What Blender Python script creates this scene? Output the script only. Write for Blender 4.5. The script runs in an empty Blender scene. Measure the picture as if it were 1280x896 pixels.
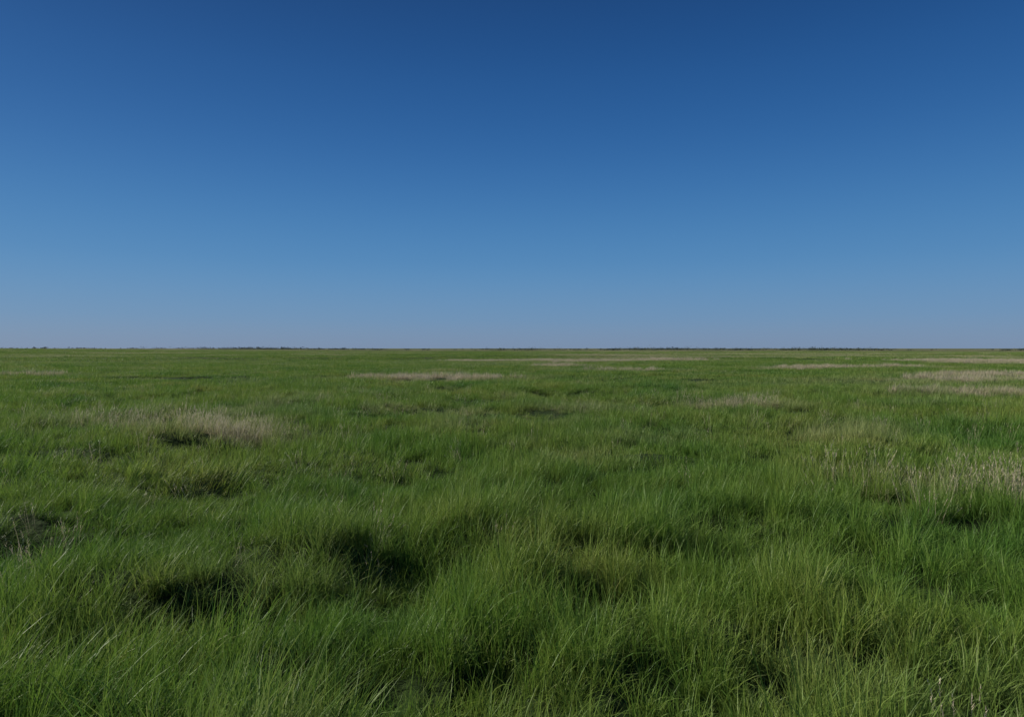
import bpy, math, numpy as np
from mathutils import Vector
rng=np.random.default_rng(7)
scene=bpy.context.scene

# ---------------- noise helpers ----------------
def _hash(ix,iy,seed):
    h=(ix.astype(np.int64)*374761393+iy.astype(np.int64)*668265263+seed*1442695041)&0x7fffffff
    h=((h^(h>>13))*1274126177)&0x7fffffff
    h=(h^(h>>16))
    return (h&0xffff)/65535.0
def vnoise(x,y,seed=0):
    x=np.asarray(x,float);y=np.asarray(y,float)
    ix=np.floor(x);iy=np.floor(y);fx=x-ix;fy=y-iy
    fx=fx*fx*fx*(fx*(fx*6-15)+10);fy=fy*fy*fy*(fy*(fy*6-15)+10)
    ix=ix.astype(np.int64);iy=iy.astype(np.int64)
    a=_hash(ix,iy,seed);b=_hash(ix+1,iy,seed);c=_hash(ix,iy+1,seed);d=_hash(ix+1,iy+1,seed)
    return (a*(1-fx)+b*fx)*(1-fy)+(c*(1-fx)+d*fx)*fy
def fbm(x,y,seed=0,o=3):
    x=np.asarray(x,float);y=np.asarray(y,float)
    s=0;a=1;t=0
    for i in range(o):
        c,sn=math.cos(0.7*i+0.4),math.sin(0.7*i+0.4)
        s=s+a*vnoise((x*c-y*sn)*2**i+17.3*i,(x*sn+y*c)*2**i-9.1*i,seed+i);t+=a;a*=.5
    return s/t
def sstep(a,b,x):
    t=np.clip((x-a)/(b-a),0,1);return t*t*(3-2*t)

# hollows between tussocks: x,y,rx,ry,depth
HOL=[(-4.1,6.1,1.45,.75,.42),(-5.9,6.6,1.0,.7,.36),(-3.85,8.2,.75,.6,.28),(-2.05,9.2,1.0,.75,.34),(-5.1,12.4,1.25,.85,.46),
(-.8,5.2,.70,.55,.38),(.5,4.9,.36,.60,.38),(-1.9,4.45,.90,.55,.43),(-2.7,3.75,.75,.38,.38),(-.08,3.45,.24,.6,.34),
(1.76,5.9,.50,.5,.28),(1.6,4.1,.24,.4,.30),(-.95,3.55,.30,.32,.26),(1.6,26,1.1,1.5,.42),(-21.6,39,1.3,2.0,.38),(-18,39,.9,2,.38),
(-15.2,39,1.0,2.,.40),(-10.8,40,1.0,2.,.36),(-5.2,37,2.4,1.6,.27),(4.4,6.5,.6,.5,.2),(-2.6,18,1,1,.2),(-3,28,1.2,1.6,.28),(5,33,1.3,1.8,.3),(.5,17,.8,1.0,.18)]
def hollow(x,y):
    r=0
    wx=x+.55*(fbm(x*2.1,y*2.1,31)-.5);wy=y+.50*(fbm(x*2.1,y*2.1,37)-.5)
    for (cx,cy,rx,ry,d) in HOL:
        q=((wx-cx)/rx)**2+((wy-cy)/ry)**2
        r=np.maximum(r,d*np.exp(-q))
    rr=np.hypot(x,y)
    r=np.maximum(r,(.10+.04*(1-sstep(5,9,rr)))*sstep(.57,.76,fbm(x*1.15+.5*y,y*1.3,41,2)))
    r=np.maximum(r,.14*sstep(.58,.78,fbm(x*2.2+.25*y,y*.8,47,2))*(1-sstep(6,11,rr)))
    return r
def bank(x,y): # tussock shoulders beside each hollow
    r=0
    for (cx,cy,rx,ry,d) in HOL:
        r=np.maximum(r,d*.42*np.exp(-((x-cx+rx*1.0)/(rx*.8))**2-((y-cy-ry*.95)/(ry*.6))**2))
    return r
def height(x,y):
    x=np.asarray(x,float);y=np.asarray(y,float)
    r=np.hypot(x,y)
    h=.24*(fbm(x*.6,y*.8,1,2)-.5)*sstep(1,3,r)*(1-.6*sstep(12,40,r))+.25*(fbm(x*.16,y*.2,5,2)-.5)*sstep(1,8,r)*(1-.5*sstep(20,60,r))
    h=h+.7*(fbm(x*.02,y*.02,8,2)-.5)*sstep(20,120,r)*(1-.6*sstep(200,900,r))
    h=h-.70*hollow(x,y)*(1-sstep(50,90,r))+bank(x,y)
    h=h+1.6*sstep(60,260,-x)*sstep(150,400,r)*(1-sstep(500,900,r))
    return h
DRY=[(-5.0,40,4.6,2.0,1.3),(-5.7,13.7,1.35,.50,1.15),(-1,98,9,5,1.1),(4.5,66,2.6,2.8,1.1),(11,90,7,5,1.1),(21,92,6,5,1.1),(27,60,4.5,2.6,1.1),(34,62,3,2,.9),(22,56,2,1.5,.9),(17.8,25.5,2.8,1.3,1.2),
(7.0,21,1.5,.9,.8),(5.7,8.3,.8,.4,.45),(-9.0,15.5,.8,.6,.55),(31,44,5,2.0,1.),(-32,45,3,1.4,.5),(45,130,14,8,1),(75,140,14,8,1),(25,150,16,9,1),(100,200,30,12,1),(-60,110,16,4,.5)]
def dryf(x,y):
    r=np.hypot(x,y)
    d=0
    for (cx,cy,rx,ry,s) in DRY:
        n=.5+1.1*fbm(x/ (rx*.4),y/(ry*.8),55,2)
        d=np.maximum(d,s*np.clip(n*np.exp(-(((x-cx)/rx)**2+((y-cy)/ry)**2)),0,1))
    band=sstep(.56,.71,fbm(x*.06,y*.10,61,3))*sstep(18,60,r)*sstep(-20,30,x)*.7
    band2=sstep(.56,.70,fbm(x*.03,y*.05,67,3))*sstep(60,150,r)*.5
    small=.30*sstep(.58,.8,fbm(x*.5,y*.6,71,2))*(.35+.65*sstep(7,16,r))
    return np.clip(np.maximum(np.maximum(d,band),np.maximum(band2,small)),0,1)
def lush(x,y):
    return fbm(x*1.9,y*2.1,81,3)

# ---------------- materials ----------------
def newmat(n):
    m=bpy.data.materials.new(n);m.use_nodes=True;m.node_tree.nodes.clear();return m,m.node_tree.nodes,m.node_tree.links
def blade_mat(name,dryonly=False):
    m,N,L=newmat(name)
    out=N.new('ShaderNodeOutputMaterial')
    geo=N.new('ShaderNodeNewGeometry')
    big=N.new('ShaderNodeTexNoise');big.inputs['Scale'].default_value=.26;big.inputs['Detail'].default_value=7;big.inputs['Roughness'].default_value=.65
    L.new(geo.outputs['Position'],big.inputs['Vector'])
    r1=N.new('ShaderNodeValToRGB');e=r1.color_ramp.elements
    if dryonly:
        e[0].position=.3;e[0].color=(.46,.39,.25,1);e[1].position=.75;e[1].color=(.66,.58,.40,1)
    else:
        e[0].position=.36;e[0].color=(.095,.205,.028,1)
        e[1].position=.66;e[1].color=(.260,.305,.060,1)
        k=e.new(.5);k.color=(.168,.266,.038,1)
    L.new(big.outputs['Fac'],r1.inputs['Fac'])
    at=N.new('ShaderNodeAttribute');at.attribute_name='bl'
    sp=N.new('ShaderNodeSeparateColor');L.new(at.outputs['Color'],sp.inputs[0])
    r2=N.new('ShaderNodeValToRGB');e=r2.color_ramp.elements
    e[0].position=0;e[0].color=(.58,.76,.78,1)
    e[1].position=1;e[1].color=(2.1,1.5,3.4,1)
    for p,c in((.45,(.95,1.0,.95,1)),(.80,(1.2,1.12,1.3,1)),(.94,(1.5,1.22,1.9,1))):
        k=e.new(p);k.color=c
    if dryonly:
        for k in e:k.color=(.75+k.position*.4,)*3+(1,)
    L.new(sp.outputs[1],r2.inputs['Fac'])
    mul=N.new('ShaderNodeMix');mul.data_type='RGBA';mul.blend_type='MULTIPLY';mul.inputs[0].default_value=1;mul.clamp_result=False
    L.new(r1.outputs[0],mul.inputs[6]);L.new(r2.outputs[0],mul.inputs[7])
    ia=N.new('ShaderNodeAttribute');ia.attribute_type='INSTANCER';ia.attribute_name='dry'
    mx=N.new('ShaderNodeMix');mx.data_type='RGBA'
    L.new(ia.outputs['Fac'],mx.inputs[0]);L.new(mul.outputs[2],mx.inputs[6])
    mx.inputs[7].default_value=(.52,.45,.28,1)
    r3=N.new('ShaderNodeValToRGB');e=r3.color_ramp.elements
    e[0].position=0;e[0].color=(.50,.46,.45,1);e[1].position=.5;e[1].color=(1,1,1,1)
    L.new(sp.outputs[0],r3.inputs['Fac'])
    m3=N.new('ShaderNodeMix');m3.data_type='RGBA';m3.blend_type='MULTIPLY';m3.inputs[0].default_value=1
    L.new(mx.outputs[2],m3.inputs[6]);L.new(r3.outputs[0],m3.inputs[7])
    p=N.new('ShaderNodeBsdfPrincipled');p.inputs['Roughness'].default_value=.48
    p.inputs['Specular IOR Level'].default_value=.28
    L.new(m3.outputs[2],p.inputs['Base Color'])
    tr=N.new('ShaderNodeBsdfTranslucent');L.new(m3.outputs[2],tr.inputs['Color'])
    ms=N.new('ShaderNodeMixShader');ms.inputs[0].default_value=.38
    L.new(p.outputs[0],ms.inputs[1]);L.new(tr.outputs[0],ms.inputs[2]);L.new(ms.outputs[0],out.inputs[0])
    return m
M_green=blade_mat('grass_blade');M_dry=blade_mat('dry_blade',True)

def ground_mat():
    m,N,L=newmat('meadow_soil_and_turf')
    out=N.new('ShaderNodeOutputMaterial');p=N.new('ShaderNodeBsdfPrincipled')
    p.inputs['Roughness'].default_value=.95;p.inputs['Specular IOR Level'].default_value=.1
    at=N.new('ShaderNodeAttribute');at.attribute_name='gd'
    sp=N.new('ShaderNodeSeparateColor');L.new(at.outputs['Color'],sp.inputs[0])
    geo=N.new('ShaderNodeNewGeometry')
    n=N.new('ShaderNodeTexNoise');n.inputs['Scale'].default_value=.08;n.inputs['Detail'].default_value=8;n.inputs['Roughness'].default_value=.7
    L.new(geo.outputs['Position'],n.inputs['Vector'])
    r=N.new('ShaderNodeValToRGB');e=r.color_ramp.elements
    e[0].position=.35;e[0].color=(.060,.088,.024,1);e[1].position=.68;e[1].color=(.135,.140,.058,1)
    L.new(n.outputs['Fac'],r.inputs['Fac'])
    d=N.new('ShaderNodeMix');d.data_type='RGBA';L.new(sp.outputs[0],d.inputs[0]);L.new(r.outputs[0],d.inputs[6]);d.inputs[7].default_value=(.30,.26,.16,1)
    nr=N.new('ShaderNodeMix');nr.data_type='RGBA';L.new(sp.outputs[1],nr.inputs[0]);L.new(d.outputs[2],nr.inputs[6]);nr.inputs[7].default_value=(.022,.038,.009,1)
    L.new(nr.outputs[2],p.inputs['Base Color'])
    n2=N.new('ShaderNodeTexNoise');n2.inputs['Scale'].default_value=3;n2.inputs['Detail'].default_value=8
    L.new(geo.outputs['Position'],n2.inputs['Vector'])
    b=N.new('ShaderNodeBump');b.inputs['Distance'].default_value=.3;b.inputs['Strength'].default_value=.7
    L.new(n2.outputs['Fac'],b.inputs['Height']);L.new(b.outputs[0],p.inputs['Normal']);L.new(p.outputs[0],out.inputs[0])
    return m

# ---------------- ground (one sheet, polar grid) ----------------
def add_col(me,name,arr):
    a=me.color_attributes.new(name,'FLOAT_COLOR','POINT');a.data.foreach_set('color',arr.astype(np.float32).ravel())
NA=720;R=np.concatenate([[.15],np.geomspace(.4,7000,420)])
ang=np.linspace(0,2*np.pi,NA,endpoint=False)
rr,aa=np.meshgrid(R,ang,indexing='ij')
gx=(rr*np.sin(aa)).ravel();gy=(rr*np.cos(aa)).ravel()
gx=np.append(gx,0);gy=np.append(gy,0)
gz=height(gx,gy)
nR=len(R)
i,j=np.meshgrid(np.arange(nR-1),np.arange(NA),indexing='ij')
a=i*NA+j;b=i*NA+(j+1)%NA
quads=np.stack([a,(i+1)*NA+j,(i+1)*NA+(j+1)%NA,b],-1).reshape(-1,4)
faces=quads[:,::-1].tolist()+[[nR*NA,(k+1)%NA,k] for k in range(NA)]
faces=[f[::-1] for f in faces]
me=bpy.data.meshes.new('meadow_ground')
me.from_pydata(np.stack([gx,gy,gz],1).tolist(),[],faces)
me.update();me.polygons.foreach_set('use_smooth',[True]*len(me.polygons))
gr=np.hypot(gx,gy)
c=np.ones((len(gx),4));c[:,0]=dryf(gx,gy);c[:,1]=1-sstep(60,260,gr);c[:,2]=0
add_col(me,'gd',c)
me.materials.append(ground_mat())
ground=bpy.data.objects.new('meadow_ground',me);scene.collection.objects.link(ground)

# ---------------- tuft prototypes ----------------
def make_tuft(name,n,rad,hmin,hmax,w,segs,lean,seed,mat,curl=1.0,wind=(.10,.0),head=False,sub=0):
    g=np.random.default_rng(seed)
    V=[];F=[];C=[]
    if sub:
        cc=[(rad*math.sqrt(g.random()),g.random()*6.283,g.uniform(.5,1.2),g.random()) for _ in range(sub)]
        cr=rad/math.sqrt(sub)*.9
    for k in range(n):
        hm=1
        if sub:
            q=cc[g.integers(0,sub)];hm=q[2]
            a_=g.random()*6.283;l_=cr*math.sqrt(g.random())
            lx,ly=l_*math.cos(a_),l_*math.sin(a_)
            x0,y0=q[0]*math.cos(q[1])+lx,q[0]*math.sin(q[1])+ly
            outx,outy=lx/cr,ly/cr
        else:
            rr=rad*math.sqrt(g.random());th=g.random()*6.283
            x0,y0=rr*math.cos(th),rr*math.sin(th);outx,outy=x0/rad,y0/rad
        H=(hmin+(hmax-hmin)*g.random()**1.2)*hm
        d=g.random()*6.283
        la=lean*(.2+g.random()**1.5*1.3)
        dx=math.cos(d)*la+.6*lean*outx+wind[0];dy=math.sin(d)*la+.6*lean*outy+wind[1]
        ww=w*(.6+.8*g.random());tw=g.random()*6.283;tw2=(g.random()-.5)*2
        cu=curl*(.5+g.random()*1.6)
        rv=g.random() if not sub else min(.999,g.random()*.75+q[3]*.25)
        base=len(V)
        ln=math.hypot(dx,dy)+1e-6;ux,uy=dx/ln,dy/ln
        px,py,pz=x0,y0,-.03;a0=math.atan(ln*.4)
        st=H/segs
        for s in range(segs+1):
            t=s/segs
            an=a0+cu*ln*1.8*t**1.5
            an=min(an,2.3)
            wd=ww*(1-t**2.2)*(.65+.35*min(1,t*4))
            q_=tw+tw2*t
            ox,oy=math.cos(q_)*wd/2,math.sin(q_)*wd/2
            if s<segs:
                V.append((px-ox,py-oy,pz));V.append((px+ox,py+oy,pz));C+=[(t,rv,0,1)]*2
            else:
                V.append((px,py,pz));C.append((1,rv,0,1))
            px+=ux*math.sin(an)*st;py+=uy*math.sin(an)*st;pz+=math.cos(an)*st
        for s in range(segs-1):
            b=base+2*s;F.append((b,b+1,b+3,b+2))
        b=base+2*(segs-1);F.append((b,b+1,b+2))
        if head:
            tx,ty,tz=V[base+2*segs]
            bx,by,bz=[(V[base+2*(segs-1)][q]+V[base+2*(segs-1)+1][q])/2 for q in range(3)]
            for m_ in range(7):
                f=.1+.9*m_/6
                cx,cy,cz=bx+(tx-bx)*f,by+(ty-by)*f,bz+(tz-bz)*f
                a_=g.random()*6.283;l=.020*(1.3-f*.6);q=w*.9
                i0=len(V)
                V+= [(cx-q*math.sin(a_),cy+q*math.cos(a_),cz),(cx+q*math.sin(a_),cy-q*math.cos(a_),cz),(cx+l*math.cos(a_)*.6,cy+l*math.sin(a_)*.6,cz+l)]
                C+=[(1,rv,0,1)]*3;F.append((i0,i0+1,i0+2))
    me=bpy.data.meshes.new(name);me.from_pydata(V,[],F);me.update()
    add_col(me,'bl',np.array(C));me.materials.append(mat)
    return bpy.data.objects.new(name,me)

def scatter(objname,protos,P,Z,rotz,scl,tilt,idx,dry):
    col=bpy.data.collections.new(objname+'_tufts')
    for o in protos: col.objects.link(o)
    me=bpy.data.meshes.new(objname)
    n=len(P);me.vertices.add(n)
    me.vertices.foreach_set('co',np.column_stack([P,Z]).astype(np.float32).ravel())
    a=me.attributes.new('rot','FLOAT_VECTOR','POINT');a.data.foreach_set('vector',np.column_stack([tilt,rotz]).astype(np.float32).ravel())
    a=me.attributes.new('scl','FLOAT_VECTOR','POINT');a.data.foreach_set('vector',scl.astype(np.float32).ravel())
    a=me.attributes.new('idx','INT','POINT');a.data.foreach_set('value',idx.astype(np.int32))
    a=me.attributes.new('dry','FLOAT','POINT');a.data.foreach_set('value',dry.astype(np.float32))
    ob=bpy.data.objects.new(objname,me);scene.collection.objects.link(ob)
    ng=bpy.data.node_groups.new(objname+'_scatter','GeometryNodeTree')
    ng.interface.new_socket('Geometry',in_out='INPUT',socket_type='NodeSocketGeometry')
    ng.interface.new_socket('Geometry',in_out='OUTPUT',socket_type='NodeSocketGeometry')
    N=ng.nodes;L=ng.links
    gi=N.new('NodeGroupInput');go=N.new('NodeGroupOutput')
    iop=N.new('GeometryNodeInstanceOnPoints');ci=N.new('GeometryNodeCollectionInfo')
    ci.inputs['Collection'].default_value=col;ci.inputs['Separate Children'].default_value=True;ci.inputs['Reset Children'].default_value=True
    def na(nm,t):
        q=N.new('GeometryNodeInputNamedAttribute');q.data_type=t;q.inputs['Name'].default_value=nm
        return [o for o in q.outputs if o.enabled and o.name=='Attribute'][0]
    L.new(gi.outputs[0],iop.inputs['Points']);L.new(ci.outputs[0],iop.inputs['Instance'])
    iop.inputs['Pick Instance'].default_value=True
    L.new(na('idx','INT'),iop.inputs['Instance Index']);L.new(na('rot','FLOAT_VECTOR'),iop.inputs['Rotation']);L.new(na('scl','FLOAT_VECTOR'),iop.inputs['Scale'])
    L.new(iop.outputs[0],go.inputs[0])
    md=ob.modifiers.new('scatter','NODES');md.node_group=ng
    return ob

def sector(r0,r1,dens,half):
    area=half*(r1*r1-r0*r0);n=int(area*dens)
    r=np.sqrt(r0*r0+rng.random(n)*(r1*r1-r0*r0));a=(rng.random(n)*2-1)*half
    r=r*(1+.06*(rng.random(n)-.5))
    return np.column_stack([r*np.sin(a),r*np.cos(a)])

protos=[];K=5
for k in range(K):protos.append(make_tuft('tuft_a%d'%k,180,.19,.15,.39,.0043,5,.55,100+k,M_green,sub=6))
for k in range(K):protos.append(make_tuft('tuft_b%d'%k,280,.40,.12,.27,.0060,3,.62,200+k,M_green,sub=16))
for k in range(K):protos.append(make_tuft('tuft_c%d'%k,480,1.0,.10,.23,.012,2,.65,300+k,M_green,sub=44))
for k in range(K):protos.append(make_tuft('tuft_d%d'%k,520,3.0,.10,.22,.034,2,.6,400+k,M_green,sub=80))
PP=[];LV=[]
H=math.radians(56)
for lv,(r0,r1,de) in enumerate([(.9,9.5,23),(9.3,32,6.4),(31,95,1.2),(92,400,.13)]):
    p=sector(r0,r1,de,H)
    PP.append(p);LV.append(np.full(len(p),lv))
P=np.vstack(PP);LV=np.concatenate(LV)
x,y=P[:,0],P[:,1];r=np.hypot(x,y)
hol=hollow(x,y)
lu=lush(x,y)
hs=(.50+.98*sstep(.25,.75,lu))*(1-1.4*hol)*(.82+.36*rng.random(len(P)))
hs=hs*(.75+.5*fbm(x*.3,y*.3,91,2))*(1.2-.34*sstep(3,9,r)*(LV==0))
sc=np.column_stack([.9+.2*hs,.9+.2*hs,hs])
n=len(P)
tilt=(rng.random((n,2))-.5)*np.where(LV<2,.3,.05)[:,None]
wn=((fbm(x*.45,y*.45,111,2)-.5)*.9+.12)*(LV<2)   # wind-combed lean varying across the meadow
tilt[:,1]+=wn
dr=dryf(x,y)
dr=np.clip(dr*(.6+.8*rng.random(n)),0,1)*.78
rz=rng.random(n)*.9
rz=np.where(rng.random(n)<.3,rng.random(n)*6.28,rz)
scatter('grass',protos,P,height(x,y),rz,sc,tilt,LV*K+rng.integers(0,K,n),dr)
ngrass=n

# ---------------- dry straw stalks ----------------
dp=[]
for k in range(4):dp.append(make_tuft('straw_a%d'%k,9,.10,.30,.52,.0028,5,.30,500+k,M_dry,.6,head=True))
for k in range(4):dp.append(make_tuft('straw_b%d'%k,90,.45,.28,.48,.010,3,.35,600+k,M_dry,.7))
PP=[];LV=[]
for lv,(r0,r1,de) in enumerate([(2.0,26,18),(25,110,2.8)]):
    p=sector(r0,r1,de,H);d=dryf(p[:,0],p[:,1])
    pr=np.where(d>.35,d**1.5*1.3,0)+(.010 if lv==0 else 0)
    left=sstep(0,4,-p[:,0])*.03*(lv==0)+sstep(1,5,p[:,0])*sstep(4,8,p[:,1])*.02*(lv==0)
    k=rng.random(len(p))<pr+left
    p=p[k];PP.append(p);LV.append(np.full(len(p),lv))
n0=sum(len(q) for q in PP)
# stands of taller bleached stalks
for (cx,cy,sx_,sy_,m_) in [(5.3,7.6,.50,.35,34),(4.5,8.6,.4,.3,7),(-5.8,13.6,.8,.25,46),(-8.8,15.3,.5,.3,14),(7.0,20.5,1.0,.4,26)]:
    PP.append(np.column_stack([rng.normal(cx,sx_,m_),rng.normal(cy,sy_,m_)]));LV.append(np.zeros(m_,int))
P=np.vstack(PP);LV=np.concatenate(LV).astype(int);x,y=P[:,0],P[:,1];n=len(P)
s=.65+.5*rng.random(n);s[n0:]=1.05+.40*rng.random(n-n0)
scatter('dry_grass',dp,P,height(x,y),rng.random(n)*6.28,np.column_stack([s,s,s]),(rng.random((n,2))-.5)*.6,LV*4+rng.integers(0,4,n),np.zeros(n))

# ---------------- distant scrub on the horizon ----------------
m,N,L=newmat('scrub_leaves');o=N.new('ShaderNodeOutputMaterial');p=N.new('ShaderNodeBsdfPrincipled')
p.inputs['Base Color'].default_value=(.045,.060,.035,1);p.inputs['Roughness'].default_value=.9;L.new(p.outputs[0],o.inputs[0])
V=[];F=[]
g=np.random.default_rng(3)
for k in range(2600):
    a=math.radians(g.uniform(-60,60));
    dens=float(vnoise(np.array([a*9]),np.array([2.]),5)[0])
    if g.random()>max(.05,(dens-.35)*2.2+(.5 if a<-.35 else 0)):continue
    R0=g.uniform(620,900);cx,cy=R0*math.sin(a),R0*math.cos(a);cz=float(height(np.array([cx]),np.array([cy]))[0])
    W=g.uniform(2,7);Hh=g.uniform(.8,2.6)*(.5+dens)
    for q in range(26):
        u=g.normal(0,.4,3);
        px,py,pz=cx+u[0]*W,cy+u[1]*W,cz+abs(u[2])*Hh*.9+.3
        s_=g.uniform(.3,.7);v=g.normal(0,1,(3,3))*s_
        i0=len(V)
        for t in range(3):V.append((px+v[t][0],py+v[t][1],max(cz-.1,pz+v[t][2]*.5)))
        F.append((i0,i0+1,i0+2))
me=bpy.data.meshes.new('distant_scrub');me.from_pydata(V,[],F);me.materials.append(m)
scene.collection.objects.link(bpy.data.objects.new('distant_scrub',me))

# ---------------- light ----------------
EL,AZ=32,-80   # azimuth clockwise from +Y
w=bpy.data.worlds.new("World");scene.world=w;w.use_nodes=True
N=w.node_tree.nodes;L=w.node_tree.links
bg=N['Background'];sky=N.new('ShaderNodeTexSky');sky.sky_type='NISHITA';sky.sun_disc=False
sky.sun_elevation=math.radians(EL);sky.sun_rotation=math.radians(AZ);sky.air_density=1.0;sky.dust_density=.3;sky.ozone_density=2.0
tc=N.new('ShaderNodeTexCoord');sx=N.new('ShaderNodeSeparateXYZ');L.new(tc.outputs['Generated'],sx.inputs[0])
rp=N.new('ShaderNodeValToRGB');rp.color_ramp.interpolation='B_SPLINE';e=rp.color_ramp.elements;S=10
cols=[(0,(.175,.255,.400)),(.042,(.140,.275,.470)),(.123,(.072,.245,.500)),(.245,(.026,.138,.385)),(.36,(.011,.085,.280)),(.455,(.006,.055,.200)),(1,(.005,.035,.13))]
e[0].position=0;e[0].color=cols[0][1]+(1,);e[1].position=1;e[1].color=cols[-1][1]+(1,)
for p_,c_ in cols[1:-1]:
    k=e.new(p_);k.color=c_+(1,)
L.new(sx.outputs[2],rp.inputs[0])
sc1=N.new('ShaderNodeMix');sc1.data_type='RGBA';sc1.blend_type='MULTIPLY';sc1.inputs[0].default_value=1;sc1.clamp_result=False
L.new(rp.outputs[0],sc1.inputs[6]);sc1.inputs[7].default_value=(S,S,S,1)
mxs=N.new('ShaderNodeMix');mxs.data_type='RGBA';mxs.clamp_result=False;mxs.inputs[0].default_value=.07
L.new(sc1.outputs[2],mxs.inputs[6]);L.new(sky.outputs[0],mxs.inputs[7])
L.new(mxs.outputs[2],bg.inputs[0]);bg.inputs[1].default_value=.1
sl=bpy.data.lights.new('sun','SUN');sl.energy=5.0;sl.angle=math.radians(.5);sl.color=(1,.95,.84)
so=bpy.data.objects.new('sun',sl);scene.collection.objects.link(so)
d=Vector((math.sin(math.radians(AZ))*math.cos(math.radians(EL)),math.cos(math.radians(AZ))*math.cos(math.radians(EL)),math.sin(math.radians(EL))))
so.rotation_euler=(d).to_track_quat('Z','Y').to_euler()

cam=bpy.data.cameras.new('camera');co=bpy.data.objects.new('camera',cam);scene.collection.objects.link(co)
cam.lens=24;cam.sensor_width=36;cam.clip_end=20000;cam.clip_start=.05
co.location=(0,0,float(height(np.array([0.]),np.array([0.]))[0])+1.85)
co.rotation_euler=(math.radians(90-.85),0,0)
scene.camera=co
scene.view_settings.view_transform='Standard';scene.view_settings.look='None';scene.view_settings.exposure=0
print('INST',ngrass,n)
